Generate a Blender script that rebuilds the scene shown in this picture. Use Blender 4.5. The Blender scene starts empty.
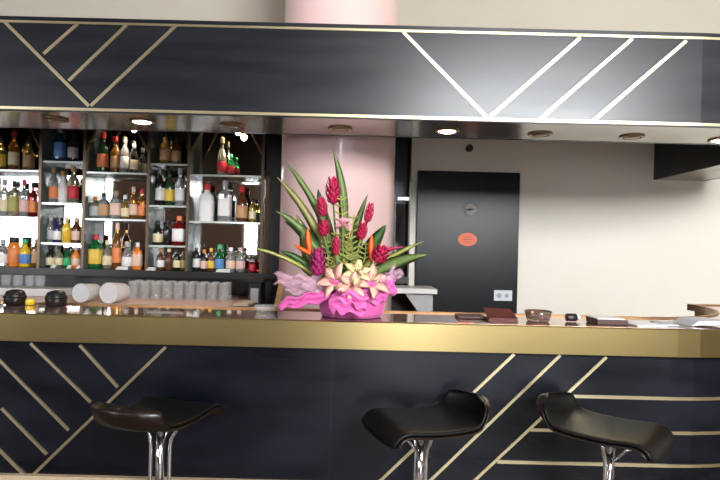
import bpy, math, random
from mathutils import Vector, Matrix

random.seed(11)
SC = bpy.context.scene
COL = SC.collection
PI = math.pi

# ------------------------------------------------------------------ camera model
F = 560.0            # focal length in pixels of a 720 px wide frame
H = 1.38             # eye height
ROLL = math.radians(1.4)
VH = 8.0             # horizon this far below the frame centre
SR, CR = math.sin(ROLL), math.cos(ROLL)

def ray(px, py):
    u, v = px - 360.0, 240.0 - py + VH
    return (u * CR - v * SR) / F, (u * SR + v * CR) / F

def P(px, py, Y):
    a, b = ray(px, py)
    return Vector((a * Y, Y, H + b * Y))

def XZ(px, z, Y):
    """world X of the point at height z and depth Y seen in column px"""
    vp = (z - H) / Y * F
    up = ((px - 360.0) - vp * SR) / CR
    return up / F * Y

# ------------------------------------------------------------------ materials
def mat(name, col, rough=0.5, metal=0.0, trans=0.0, ior=1.45, spec=0.5, coat=0.0, sheen=0.0, alpha=1.0,
        noise=None, bump=None, emit=None, aniso=0.0):
    m = bpy.data.materials.new(name); m.use_nodes = True
    nt = m.node_tree; b = nt.nodes['Principled BSDF']
    b.inputs['Base Color'].default_value = (*col, 1)
    b.inputs['Roughness'].default_value = rough
    b.inputs['Metallic'].default_value = metal
    b.inputs['Transmission Weight'].default_value = trans
    b.inputs['IOR'].default_value = ior
    b.inputs['Specular IOR Level'].default_value = spec
    b.inputs['Coat Weight'].default_value = coat
    b.inputs['Alpha'].default_value = alpha
    if sheen: b.inputs['Sheen Weight'].default_value = sheen
    if emit:
        b.inputs['Emission Color'].default_value = (*emit[0], 1)
        b.inputs['Emission Strength'].default_value = emit[1]
    tc = None
    if noise or bump:
        tc = nt.nodes.new('ShaderNodeTexCoord')
    if noise:      # (colour2, scale (3), low, high, rough_low, rough_high)
        c2, sc, lo, hi, r0, r1 = noise
        mp = nt.nodes.new('ShaderNodeMapping'); mp.inputs['Scale'].default_value = sc
        nz = nt.nodes.new('ShaderNodeTexNoise'); nz.inputs['Scale'].default_value = 1.0
        nz.inputs['Detail'].default_value = 5
        rp = nt.nodes.new('ShaderNodeValToRGB')
        rp.color_ramp.elements[0].position = lo; rp.color_ramp.elements[1].position = hi
        rp.color_ramp.elements[0].color = (*col, 1); rp.color_ramp.elements[1].color = (*c2, 1)
        mr = nt.nodes.new('ShaderNodeMapRange')
        mr.inputs['From Min'].default_value = lo; mr.inputs['From Max'].default_value = hi
        mr.inputs['To Min'].default_value = r0; mr.inputs['To Max'].default_value = r1
        L = nt.links.new
        L(tc.outputs['Object'], mp.inputs['Vector']); L(mp.outputs[0], nz.inputs['Vector'])
        L(nz.outputs['Fac'], rp.inputs[0]); L(rp.outputs[0], b.inputs['Base Color'])
        L(nz.outputs['Fac'], mr.inputs['Value']); L(mr.outputs[0], b.inputs['Roughness'])
    if bump:       # (scale (3), strength, distance)
        mp = nt.nodes.new('ShaderNodeMapping'); mp.inputs['Scale'].default_value = bump[0]
        nz = nt.nodes.new('ShaderNodeTexNoise'); nz.inputs['Scale'].default_value = 1.0
        nz.inputs['Detail'].default_value = 3
        bp = nt.nodes.new('ShaderNodeBump'); bp.inputs['Strength'].default_value = bump[1]
        bp.inputs['Distance'].default_value = bump[2]
        L = nt.links.new
        L(tc.outputs['Object'], mp.inputs['Vector']); L(mp.outputs[0], nz.inputs['Vector'])
        L(nz.outputs['Fac'], bp.inputs['Height']); L(bp.outputs[0], b.inputs['Normal'])
    return m

M = {}
M['upper'] = mat('dimmed_wall_paint', (0.53, 0.485, 0.40), 0.7)  # wall above the bulkhead: its dimmer light is put into this darker colour
M['side'] = mat('brown_paint', (0.34, 0.27, 0.20), 0.7)
M['wall'] = mat('off_white_paint', (0.86, 0.82, 0.72), 0.7, noise=((0.84, 0.79, 0.68), (1.5, 1.5, 1.5), .35, .7, .65, .75))
M['rear'] = mat('mauve_paint', (0.26, 0.18, 0.145), 0.8)
M['ceil'] = mat('ceiling_paint', (0.45, 0.40, 0.33), 0.8)
M['floor'] = mat('floor_tile', (0.16, 0.12, 0.09), 0.35, noise=((0.11, 0.08, 0.06), (3, 3, 3), .3, .7, .3, .45))
M['pink'] = mat('pink_gloss_paint', (0.80, 0.56, 0.535), 0.28, coat=0.35)
M['laminate'] = mat('black_brushed_laminate', (0.005, 0.006, 0.009), 0.34, spec=.62,
                    noise=((0.012, 0.013, 0.018), (1.5, 4, 14), .2, .85, .27, .38))
M['navy'] = mat('navy_black_laminate', (0.002, 0.0025, 0.005), 0.34, spec=.4,
                noise=((0.004, 0.005, 0.010), (2, 2, 7), .35, .7, .25, .42))
M['brass'] = mat('brass_sheet', (0.44, 0.345, 0.155), 0.3, 1.0, noise=((0.36, 0.27, 0.11), (3, 3, 4), .2, .85, .29, .34))
M['strip'] = mat('brass_strip', (0.72, 0.62, 0.38), 0.34, 1.0)
M['top'] = mat('copper_brown_gloss', (0.56, 0.38, 0.31), 0.045, 0.75)
M['lip'] = mat('bronze_lip', (0.36, 0.20, 0.09), 0.3, 0.7)
M['soffit'] = mat('satin_beige_soffit', (0.36, 0.33, 0.28), 0.16, 0.75, noise=((0.30, 0.27, 0.23), (3, 3, 3), .3, .7, .13, .22))
M['black'] = mat('black_satin', (0.010, 0.009, 0.009), 0.35)
M['cab'] = mat('black_brown_cabinet', (0.016, 0.012, 0.010), 0.3)
M['bronze'] = mat('bronze_frame', (0.13, 0.085, 0.055), 0.35, 0.5)
M['mirror'] = mat('mirror_glass', (0.86, 0.88, 0.86), 0.015, 1.0)
M['smoked'] = mat('smoked_mirror', (0.12, 0.13, 0.14), 0.05, 1.0)
M['sidemirror'] = mat('grey_green_glass', (0.13, 0.16, 0.14), 0.22)
M['shelfglass'] = mat('glass_shelf', (0.62, 0.82, 0.74), 0.08, trans=0.85, ior=1.45)
M['shelfedge'] = mat('pale_glass_edge', (0.62, 0.68, 0.62), 0.2, 0.3)
M['peach'] = mat('peach_laminate', (0.78, 0.52, 0.43), 0.3)
M['door'] = mat('charcoal_door_paint', (0.008, 0.009, 0.0105), 0.28, spec=.36)
M['doorframe'] = mat('cream_gloss', (0.72, 0.68, 0.60), 0.4)
M['grey'] = mat('grey_laminate', (0.34, 0.34, 0.345), 0.4)
M['lgrey'] = mat('pale_grey_laminate', (0.60, 0.59, 0.57), 0.3)
M['chrome'] = mat('chrome', (0.78, 0.78, 0.80), 0.12, 1.0)
M['leather'] = mat('black_leather', (0.005, 0.0045, 0.0045), 0.38, spec=.25, bump=((160, 160, 160), .12, .001))
M['copper'] = mat('dark_seat_shell', (0.012, 0.006, 0.004), 0.3, 0.1)
M['wood'] = mat('honey_wood', (0.42, 0.25, 0.10), 0.45, noise=((0.30, 0.16, 0.06), (3, 30, 30), .3, .7, .4, .5))
M['tan'] = mat('tan_wood_skirting', (0.50, 0.38, 0.25), 0.4)
M['white'] = mat('white_paper', (0.85, 0.85, 0.84), 0.6)
M['bluegrey'] = mat('blue_grey_paper', (0.55, 0.57, 0.62), 0.6)
M['maroon'] = mat('maroon_leatherette', (0.10, 0.022, 0.020), 0.42)
M['dbrown'] = mat('dark_brown_leatherette', (0.055, 0.025, 0.02), 0.4)
M['clear'] = mat('clear_glass', (0.93, 0.95, 0.95), 0.04, alpha=0.13)
M['smoke'] = mat('brownish_glass', (0.72, 0.50, 0.42), 0.05, trans=0.85)
M['tub'] = mat('frosted_plastic', (0.88, 0.87, 0.87), 0.35, trans=0.35)
M['yellow'] = mat('yellow_plastic', (0.85, 0.55, 0.04), 0.4)
M['orange'] = mat('orange_sticker', (0.78, 0.17, 0.07), 0.5)
M['disc'] = mat('grey_disc', (0.42, 0.41, 0.37), 0.5)
M['ink'] = mat('dark_ink', (0.06, 0.06, 0.07), 0.6)
M['lamp_on'] = mat('lamp_lit', (1, 0.9, 0.8), 0.4, emit=((1.0, 0.78, 0.55), 40))
M['lamp_off'] = mat('lamp_unlit', (0.30, 0.22, 0.13), 0.2, 0.4)
M['ring'] = mat('bronze_ring', (0.30, 0.20, 0.10), 0.3, 0.8)
M['mullion'] = mat('window_frame_paint', (0.55, 0.52, 0.48), 0.5)

def gm(key, col, kind='label'):
    if key not in M:
        if kind == 'glass': M[key] = mat(key, col, 0.04, trans=0.8, ior=1.42)
        elif kind == 'solid': M[key] = mat(key, col, 0.12, coat=0.5)
        else: M[key] = mat(key, col, 0.45)
    return M[key]

# ------------------------------------------------------------------ mesh builder
class MB:
    def __init__(self): self.v, self.f, self.s = [], [], []
    def add(self, vs, fs, smooth=False):
        o = len(self.v); self.v += [Vector(p) for p in vs]
        self.f += [[i + o for i in f] for f in fs]; self.s += [smooth] * len(fs)
        return self
    def box(self, a, b):
        x0, y0, z0 = a; x1, y1, z1 = b
        vs = [(x, y, z) for x in (x0, x1) for y in (y0, y1) for z in (z0, z1)]
        return self.add(vs, [(0, 1, 3, 2), (4, 6, 7, 5), (0, 4, 5, 1), (2, 3, 7, 6), (0, 2, 6, 4), (1, 5, 7, 3)])
    def prism(self, pts, d):
        """closed polygon pts (3D) swept by vector d"""
        n = len(pts); d = Vector(d)
        vs = [Vector(p) for p in pts] + [Vector(p) + d for p in pts]
        fs = [list(range(n))[::-1], list(range(n, 2 * n))] + [[i, (i + 1) % n, n + (i + 1) % n, n + i] for i in range(n)]
        return self.add(vs, fs)
    def lathe(self, prof, n=20, c=(0, 0, 0), sq=0.0, mtx=None, smooth=True):
        """prof: (r, z) list, closed at both ends by caps; sq 0..1 squares the section"""
        vs, fs = [], []
        for r, z in prof:
            for k in range(n):
                a = 2 * PI * (k + .5) / n; ca, sa = math.cos(a), math.sin(a)
                q = 1.0
                if sq:
                    q = (abs(ca) ** 8 + abs(sa) ** 8) ** (-1 / 8); q = 1 + (q - 1) * sq
                p = Vector((r * q * ca, r * q * sa, z))
                if mtx is not None: p = mtx @ p
                vs.append(p + Vector(c))
        m = len(prof)
        for i in range(m - 1):
            for k in range(n):
                k2 = (k + 1) % n
                fs.append([i * n + k, i * n + k2, (i + 1) * n + k2, (i + 1) * n + k])
        self.add(vs, fs, smooth)
        o = len(self.v) - m * n
        self.f.append([o + k for k in range(n)][::-1]); self.s.append(False)
        self.f.append([o + (m - 1) * n + k for k in range(n)]); self.s.append(False)
        return self
    def tube(self, pts, r, n=10, r_end=None, smooth=True):
        pts = [Vector(p) for p in pts]; vs, fs = [], []
        up = Vector((0, 0, 1)); prev = None
        for i, p in enumerate(pts):
            t = (pts[min(i + 1, len(pts) - 1)] - pts[max(i - 1, 0)]).normalized()
            if prev is None:
                a = up if abs(t.z) < .9 else Vector((1, 0, 0))
                nrm = (a - t * a.dot(t)).normalized()
            else:
                nrm = (prev - t * prev.dot(t)).normalized()
            prev = nrm; bn = t.cross(nrm)
            rr = r if r_end is None else r + (r_end - r) * i / (len(pts) - 1)
            for k in range(n):
                a = 2 * PI * k / n
                vs.append(p + nrm * rr * math.cos(a) + bn * rr * math.sin(a))
        m = len(pts)
        for i in range(m - 1):
            for k in range(n):
                k2 = (k + 1) % n
                fs.append([i * n + k, i * n + k2, (i + 1) * n + k2, (i + 1) * n + k])
        self.add(vs, fs, smooth); o = len(self.v) - m * n
        self.f.append([o + k for k in range(n)][::-1]); self.s.append(False)
        self.f.append([o + (m - 1) * n + k for k in range(n)]); self.s.append(False)
        return self
    def leaf(self, c0, c1, c2, w, th=0.0012, side=None, n=12, fold=.25, prof=None):
        """blade along a quadratic curve with a folded midrib; a closed thin solid"""
        c0, c1, c2 = Vector(c0), Vector(c1), Vector(c2); vs, fs = [], []
        for i in range(n + 1):
            t = i / n
            p = c0 * (1 - t) ** 2 + c1 * 2 * t * (1 - t) + c2 * t * t
            tg = ((c1 - c0) * (1 - t) + (c2 - c1) * t).normalized()
            s = Vector(side) if side else Vector((0, -1, 0)).cross(tg)
            s = (s - tg * s.dot(tg)).normalized(); nr = tg.cross(s).normalized()
            ww = w * (prof(t) if prof else max(.04, math.sin(PI * min(1, t * .93 + .07)) ** .75))
            e = nr * (-fold * ww)
            vs += [p + s * ww + e, p + nr * th, p - s * ww + e, p - nr * th]
        for i in range(n):
            for k in range(4):
                k2 = (k + 1) % 4
                fs.append([i * 4 + k, i * 4 + k2, i * 4 + 4 + k2, i * 4 + 4 + k])
        fs += [[3, 2, 1, 0], [n * 4 + k for k in range(4)]]
        return self.add(vs, fs, True)
    def path(self, plan, prof):
        """sweep an open section prof of (offset, z) loop along plan points with normals: list of ((x,y),(nx,ny))"""
        vs, fs = [], []; n = len(prof)
        for (x, y), (nx, ny) in plan:
            for o, z in prof: vs.append((x + nx * o, y + ny * o, z))
        for i in range(len(plan) - 1):
            for k in range(n):
                k2 = (k + 1) % n
                fs.append([i * n + k, i * n + k2, i * n + n + k2, i * n + n + k])
        fs += [list(range(n))[::-1], [(len(plan) - 1) * n + k for k in range(n)]]
        return self.add(vs, fs)
    def build(self, name, m, parent=None, origin=None, bevel=0):
        o0 = Vector(origin) if origin is not None else Vector((0, 0, 0))
        me = bpy.data.meshes.new(name)
        me.from_pydata([tuple(p - o0) for p in self.v], [], self.f)
        me.polygons.foreach_set('use_smooth', self.s)
        import bmesh
        bm = bmesh.new(); bm.from_mesh(me); bmesh.ops.recalc_face_normals(bm, faces=bm.faces); bm.to_mesh(me); bm.free()
        me.materials.append(m); me.update()
        ob = bpy.data.objects.new(name, me); COL.objects.link(ob)
        if origin is not None: ob.location = o0
        if parent is not None:
            ob.parent = parent
            if origin is None: ob.matrix_parent_inverse = Matrix.Translation(-parent.location) if parent.rotation_euler.z == 0 else Matrix.Identity(4)
        if bevel:
            md = ob.modifiers.new('bevel', 'BEVEL'); md.width = bevel; md.segments = 2; md.limit_method = 'ANGLE'
        return ob

def tag(o, label=None, cat=None, group=None, kind=None):
    if label: o['label'] = label
    if cat: o['category'] = cat
    if group: o['group'] = group
    if kind: o['kind'] = kind
    return o

def empty(name, loc, label, cat, group=None, rz=0):
    o = bpy.data.objects.new(name, None); COL.objects.link(o); o.empty_display_size = .1
    o.location = loc; o.rotation_euler = (0, 0, rz)
    return tag(o, label, cat, group)

def struct(mb, name, m, parent=None, bevel=0):
    o = mb.build(name, m, parent, bevel=bevel); o['kind'] = 'structure'; return o

# ------------------------------------------------------------------ room shell
XL, XR, YR, YB, ZC = -9.0, 6.5, -2.5, 4.86, 5.0
struct(MB().box((XL - .1, YR - .1, -.1), (XR + .1, YB + .1, 0)), 'floor', M['floor'])
struct(MB().box((XL - .1, YR - .1, ZC), (XR + .1, YB + .1, ZC + .1)), 'ceiling', M['ceil'])
struct(MB().box((XL - .1, YB, 0), (XR + .1, YB + .1, 2.45)), 'wall_back', M['wall'])
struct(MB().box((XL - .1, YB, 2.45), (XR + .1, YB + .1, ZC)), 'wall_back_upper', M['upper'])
struct(MB().box((XL - .1, YR, 0), (XL, YB, ZC)), 'wall_left', M['side'])
struct(MB().box((XR, YR, 0), (XR + .1, YB, ZC)), 'wall_right', M['side'])
# (x0, x1, z0, z1, pane tint, added to dim that window's daylight)
wins = [(-8.5, -5.0, 1.2, 2.8, .28), (-2.40, -2.05, 1.15, 2.05, .5), (.38, .74, .01, 1.5, .5), (.9, 3.8, 2.35, 3.7, 1.0), (.9, 3.4, .3, 2.05, .028)]
wr = MB(); x = XL
for (a, b, z0, z1, _) in wins[:3]:
    wr.box((x, YR - .1, 0), (a, YR, ZC)); wr.box((a, YR - .1, 0), (b, YR, z0)); wr.box((a, YR - .1, z1), (b, YR, ZC)); x = b
wr.box((x, YR - .1, 0), (.9, YR, ZC)).box((3.8, YR - .1, 0), (XR, YR, ZC)).box((.9, YR - .1, 3.7), (3.8, YR, ZC))
wr.box((.9, YR - .1, 2.05), (3.8, YR, 2.35)).box((3.4, YR - .1, 0), (3.8, YR, 2.05)).box((.9, YR - .1, 0), (3.4, YR, .3))
struct(wr, 'wall_rear', M['rear'])
def pane_mat(tint):
    m = bpy.data.materials.new('dimming_pane'); m.use_nodes = True; nt = m.node_tree
    nt.nodes.remove(nt.nodes['Principled BSDF'])
    t = nt.nodes.new('ShaderNodeBsdfTransparent'); t.inputs[0].default_value = (tint, tint, tint * 1.03, 1)
    nt.links.new(t.outputs[0], nt.nodes['Material Output'].inputs[0]); return m
for i, (a, b, z0, z1, tint) in enumerate(wins):
    f = MB(); t = .05; y0, y1 = YR - .09, YR - .02
    f.box((a, y0, z0), (a + t, y1, z1)); f.box((b - t, y0, z0), (b, y1, z1))
    f.box((a + t, y0, z0), (b - t, y1, z0 + t)); f.box((a + t, y0, z1 - t), (b - t, y1, z1))
    n = max(1, round((b - a) / 1.1))
    for k in range(1, n):
        xx = a + (b - a) * k / n; f.box((xx - .025, y0, z0 + t), (xx + .025, y1, z1 - t))
    wo = struct(f, 'window_%d' % (i + 1), M['mullion'])
    if tint < 1: MB().box((a + t, YR - .06, z0 + t), (b - t, YR - .058, z1 - t)).build('pane', pane_mat(math.sqrt(tint)), wo)
    L = bpy.data.lights.new('window_portal', 'AREA'); L.shape = 'RECTANGLE'; L.size = b - a; L.size_y = z1 - z0
    L.cycles.is_portal = True
    lo = bpy.data.objects.new('window_portal', L); COL.objects.link(lo)
    lo.location = ((a + b) / 2, YR - .12, (z0 + z1) / 2); lo.rotation_euler = (-PI / 2 + PI, 0, 0)

# door in the back wall
d0, d1 = XZ(415.5, 1.3, YB), XZ(517, 1.3, YB); dz = P(466, 172, YB).z
door = struct(MB().box((d0, YB - .035, .005), (d1, YB - .002, dz)), 'door_1', M['door'], bevel=.004)
c = P(470, 209.5, YB - .037)
mb = MB().lathe([(.052, 0), (.052, .006), (.044, .010), (.02, .006)], 24, mtx=Matrix.Rotation(PI / 2, 3, 'X'), c=c)
v = mb.build('vent_disc', M['disc'], door); v['label'] = 'round grey disc above the orange sticker'
mb = MB()
for k in (-1, 0, 1):
    mb.box((c.x - .026 + .012 * k, c.y - .013, c.z + .004 * k - .006), (c.x + .02 + .012 * k, c.y - .009, c.z + .004 * k + .004))
mb.build('marking', M['ink'], v)
c = P(467.5, 239.5, YB - .036); mb = MB(); n = 28
mb.prism([(c.x + .082 * math.cos(2 * PI * k / n), c.y, c.z + .058 * math.sin(2 * PI * k / n)) for k in range(n)], (0, -.003, 0))
s = mb.build('sticker', M['orange'], door); s['label'] = 'orange oval sticker on the door'
mb = MB()
for zz, w in ((.022, .03), (.0, .045), (-.022, .03)):
    mb.box((c.x - w, c.y - .0045, c.z + zz - .004), (c.x + w, c.y - .0032, c.z + zz + .004))
mb.build('lettering', gm('faded_red', (.55, .09, .04)), s)
c = P(503, 295.5, YB - .036); mb = MB().box((c.x - .078, c.y - .003, c.z - .045), (c.x + .078, c.y, c.z + .045))
s = mb.build('notice', gm('notice_white', (.72, .76, .80)), door); s['label'] = 'small white notice low on the door edge'
mb = MB()
for px, w in ((-.035, .022), (.03, .018)):
    mb.lathe([(w, 0), (w, .002)], 12, c=(c.x + px, c.y - .0032, c.z - .002), mtx=Matrix.Rotation(PI / 2, 3, 'X'))
mb.build('pictogram', gm('notice_grey', (.36, .40, .46)), s)
c = P(469, 148.5, YB)
o = MB().lathe([(.032, .0), (.032, .03), (.02, .045)], 16, c=(c.x, YB - .001, c.z), mtx=Matrix.Rotation(PI / 2, 3, 'X')).build('sensor', gm('sensor_brown', (.05, .03, .02)))
tag(o, 'small dark round sensor on the cream wall above the charcoal door', 'sensor')

# column
cc = P(337.5, 200, 3.85)
struct(MB().lathe([(.388, 0), (.388, ZC)], 72, c=(cc.x, 3.85, 0)), 'column', M['pink'])

# ------------------------------------------------------------------ bulkhead above the bar
BZ0, BZ1, BY0, BY1 = P(360, 118.5, 2.82).z, P(360, 24.5, 2.82).z, 2.82, 3.27
def arc_plan(cx, cy, r, x0, y_end, n=18):
    """front straight at y=cy-r from x0 to cx, quarter turn, then back along +Y; normals point inwards"""
    pl = [((x0, cy - r), (0, 1)), ((cx, cy - r), (0, 1))]
    for k in range(1, n + 1):
        a = PI / 2 * k / n
        pl.append(((cx + r * math.sin(a), cy - r * math.cos(a)), (-math.sin(a), math.cos(a))))
    pl.append(((cx + r, y_end), (-1, 0)))
    return pl
bcx, br = 1.70, 1.28; bcy = BY0 + br
bplan = arc_plan(bcx, bcy, br, XL + .005, YB - .005)
root = empty('bulkhead', (-1, BY0, BZ0), 'black laminate bulkhead over the bar with brass chevron strips', 'bulkhead')
MB().path(bplan, [(0, BZ0), (.02, BZ0), (.02, BZ1), (0, BZ1)]).build('fascia', M['laminate'], root)
# inner fascia follows a tighter corner
iplan = arc_plan(2.03, BY1 + .5, .5, XL + .005, YB - .005)
MB().path(iplan, [(0, BZ0), (-.02, BZ0), (-.02, BZ1), (0, BZ1)]).build('inner_fascia', M['black'], root)
def between(pa, pb, z0, z1):
    """slab filling the plan between two paths with equal counts"""
    m = MB(); n = len(pa); vs = []
    for (p, _), (q, __) in zip(pa, pb):
        vs += [(p[0], p[1], z0), (q[0], q[1], z0), (q[0], q[1], z1), (p[0], p[1], z1)]
    fs = []
    for i in range(n - 1):
        for k in range(4):
            k2 = (k + 1) % 4; fs.append([4 * i + k, 4 * i + k2, 4 * i + 4 + k2, 4 * i + 4 + k])
    fs += [[3, 2, 1, 0], [4 * n - 4 + k for k in range(4)]]
    return m.add(vs, fs)
def inset(plan, d): return [((p[0] + n[0] * d, p[1] + n[1] * d), n) for p, n in plan]
between(inset(bplan, .0205), inset(iplan, -.0205), BZ0 + .001, BZ0 + .02).build('soffit', M['soffit'], root)
between(inset(bplan, .0205), inset(iplan, -.0205), BZ1 - .02, BZ1 - .001).build('top_board', M['laminate'], root)
MB().path(bplan, [(-.006, BZ1 - .034), (0, BZ1 - .034), (0, BZ1 - .022), (-.006, BZ1 - .022)]).build('brass_strip', M['strip'], root)
MB().path(bplan, [(-.006, BZ0 + .004), (0, BZ0 + .004), (0, BZ0 + .018), (-.006, BZ0 + .018)]).build('brass_strip', M['strip'], root)
def strip(p, q, w, Y, d=.005, mtl='strip', parent=None, ext=0):
    """flat brass bar on the plane y=Y between two points seen at pixels p and q"""
    a, b = P(*p, Y), P(*q, Y)
    t = (b - a).normalized(); a = a - t * ext; b = b + t * ext
    s = Vector((-t.z, 0, t.x)) * w / 2
    return MB().prism([a + s, b + s, b - s, a - s], (0, -d, 0)).build('brass_strip', M[mtl], parent)
for p, q in (((5, 22), (89, 106)), ((91, 106), (177, 25)), ((127, 25), (69, 81)), ((78, 24), (44, 54)),
             ((403, 32), (486, 117)), ((490, 117), (580, 38)), ((540, 119), (632, 39)), ((593, 121), (686, 41))):
    strip(p, q, .016, BY0, parent=root)

struct(MB().box((XL + .005, BY1 + .005, BZ1 + .004), (2.98, YB - .005, BZ1 + .06)), 'ceiling_bar', M['side'])
# downlights in the soffit
def downlight(px, py, on, label):
    Y = (BZ0 - H) / ray(px, py)[1]; c = P(px, py, Y)
    r = empty('ceiling_light', (c.x, c.y, BZ0 + .001), label, 'light', 'downlights in the bulkhead soffit')
    mb = MB()
    prof = [(.048, .0), (.066, .0), (.066, -.006), (.058, -.009), (.048, -.006), (.048, 0)]
    vs, fs = [], []
    n = 28; m = len(prof)
    for (rr, z) in prof:
        for k in range(n): vs.append((c.x + rr * math.cos(2 * PI * k / n), c.y + rr * math.sin(2 * PI * k / n), BZ0 + .001 + z))
    for i in range(m - 1):
        for k in range(n): fs.append([i * n + k, i * n + (k + 1) % n, (i + 1) * n + (k + 1) % n, (i + 1) * n + k])
    mb.add(vs, fs, True).build('trim_ring', M['ring'], r)
    MB().lathe([(.046, .0), (.046, -.004), (.03, -.010), (.01, -.013)], 24, c=(c.x, c.y, BZ0 + .001)).build('lamp', M['lamp_on' if on else 'lamp_off'], r)
    if on:
        L = bpy.data.lights.new('downlight_beam', 'SPOT'); L.energy = 9; L.color = (1, .80, .58); L.spot_size = 1.9; L.spot_blend = .6; L.shadow_soft_size = .05
        lo = bpy.data.objects.new('downlight_beam', L); COL.objects.link(lo); lo.location = (c.x, c.y, BZ0 - .03)
downlight(56, 119, False, 'unlit bronze downlight at the far left of the bulkhead soffit')
downlight(142, 121.5, True, 'lit downlight in the soffit above the arched bottle bays')
downlight(232, 125, False, 'unlit bronze downlight between the lit one and the pink column')
downlight(340, 128.5, False, 'unlit downlight in the soffit right in front of the pink column')
downlight(447, 131, True, 'lit downlight in the soffit just right of the pink column')
downlight(540, 134, False, 'unlit downlight above and right of the charcoal door')
downlight(632, 136.5, False, 'unlit downlight in the soffit before the bare cream wall')
downlight(721, 140, True, 'lit downlight cut by the right edge of the picture')

# ------------------------------------------------------------------ bar counter
CY = 2.10
TZ = P(360, 321.5, CY).z; BB = P(360, 349.5, CY).z
ccx, cr_ = 1.20, 1.0; ccy = CY + cr_
cplan = arc_plan(ccx, ccy, cr_, XL + .02, 3.15)
DEP = .33
root = empty('bar_counter', (-1, CY, 0), 'long navy black bar counter with brass edge and chevron strips', 'bar counter')
cpanel = inset(cplan, .035)
MB().path(cpanel, [(0, 0), (.03, 0), (.03, BB + .02), (0, BB + .02)]).build('front_panel', M['navy'], root)
MB().path(cplan, [(0, BB), (.034, BB), (.034, TZ - .022), (.012, TZ - .001), (.006, TZ), (0, TZ - .004)]).build('brass_edge', M['brass'], root)
between(inset(cplan, .013), inset(cplan, DEP), TZ - .02, TZ).build('countertop', M['top'], root)
MB().path(inset(cplan, DEP), [(.0, TZ - .03), (.014, TZ - .03), (.014, TZ + .006), (0, TZ + .006)]).build('back_lip', M['lip'], root)
kz = P(20, 476, CY + .01).z
MB().path(cpanel, [(-.022, kz - .06), (0, kz - .06), (0, kz), (-.022, kz)]).build('skirting', M['tan'], root)
MB().path(inset(cplan, DEP - .05), [(0, 0), (.03, 0), (.03, TZ - .022), (0, TZ - .022)]).build('inner_panel', M['wood'], root)
ex0, ex1 = ccx + cr_ - DEP - .014, ccx + cr_
MB().box((ex0, 3.1505, TZ - .03), (ex1, 3.165, TZ + .006)).build('end_lip', M['lip'], root)
MB().box((ex0 + .05, 3.1505, 0), (ex1 - .04, 3.162, TZ - .031)).build('end_panel', M['wood'], root)
PY = CY + .035
for p, q in (((-8, 352), (69, 430)), ((31, 343), (91, 402)), ((80, 345), (118, 387)), ((166, 347), (33, 475)),
             ((2, 408), (47, 454)), ((-8, 442), (26, 476)),
             ((514, 354), (370, 490)), ((560, 355), (420, 490)), ((606, 357), (468, 486))):
    strip(p, q, .011, PY, parent=root)
def hstrip(px, py):
    z = P(px, py, PY).z; x0 = P(px, py, PY).x
    pl = [((x0, PY), (0, 1))] + [q for q in cpanel if q[0][0] > x0]
    MB().path(pl, [(-.005, z - .006), (0, z - .006), (0, z + .006), (-.005, z + .006)]).build('brass_strip', M['strip'], root)
hstrip(567, 396); hstrip(530, 429.5); hstrip(497, 461.5)
jx = P(331, 400, PY).x
MB().box((jx - .0015, PY - .001, kz + .002), (jx + .0015, PY + .002, BB)).build('panel_joint', M['black'], root)

# ------------------------------------------------------------------ back bar cabinet (mirrored bays)
FY, MY = 4.26, 4.42
ZB, ZO1, ZO2, ZE1, ZE2, ZE3, ZT = 1.17, 1.555, 1.91, 1.363, 1.667, 1.985, 2.46
root = empty('back_bar_cabinet', (-2, MY, .98), 'dark back bar cabinet with arched mirrored bays and glass shelves', 'cabinet')
XA = [XZ(p, 1.6, FY) for p in (-52, 40, 84, 148, 188, 262)]
XEND = XZ(410, 1.6, FY)
MB().box((XL + .3, MY + .012, .98), (XEND, MY + .05, ZT)).build('back_panel', M['cab'], root)
MB().box((XL + .3, FY - .03, ZB - .05), (XEND, MY + .011, ZB)).build('base_shelf', M['cab'], root)
MB().box((XL + .3, FY, ZT), (XEND, MY + .05, ZT + .03)).build('top_board', M['cab'], root)
MB().box((XL + .3, FY, ZB), (XA[0] - .009, FY + .02, ZT)).build('side_panel', M['cab'], root)
for i, xa in enumerate(XA):
    MB().box((xa - .008, FY, ZB), (xa + .008, MY, ZT)).build('divider', M['sidemirror'], root)
    MB().box((xa - .011, FY - .012, ZB), (xa + .011, FY - .0005, ZT)).build('stile', M['bronze' if i else 'cab'], root)
bays = list(zip(XA[:-1], XA[1:]))
for i, (a, b) in enumerate(bays):
    MB().box((a + .0085, MY, ZB + .001), (b - .0085, MY + .011, ZT - .002)).build('mirror', M['mirror'], root)
    zs = (ZO1, ZO2) if i % 2 == 0 else (ZE1, ZE2, ZE3)
    for z in zs:
        sh = MB().box((a + .009, FY + .005, z - .010), (b - .009, MY - .001, z)).build('shelf', M['shelfglass'], root)
        MB().box((a + .009, FY - .001, z - .013), (b - .009, FY + .0045, z + .001)).build('shelf_edge', M['shelfedge'], sh)
    if i % 2 == 0:
        # chamfered arch at the top of the wide bays
        z0, z1, w = 2.10, 2.30, .11
        for (x0, s) in ((a + .009, 1), (b - .009, -1)):
            MB().prism([(x0, FY + .002, z0), (x0 + s * w, FY + .002, z1), (x0 + s * w, FY + .002, ZT - .002), (x0, FY + .002, ZT - .002)], (0, .014, 0)).build('corner_panel', M['cab'], root)
            MB().tube([(x0 + s * .002, FY - .006, z0 - .02), (x0 + s * (w + .004), FY - .006, z1)], .010, 8).build('arch_moulding', M['bronze'], root)
        MB().box((a + .009 + .112, FY + .003, z1), (b - .009 - .112, FY + .016, ZT - .002)).build('header_panel', M['cab'], root)
    else:
        MB().box((a + .012, FY + .003, 2.28), (b - .012, FY + .016, ZT - .002)).build('header_panel', M['cab'], root)
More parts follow.
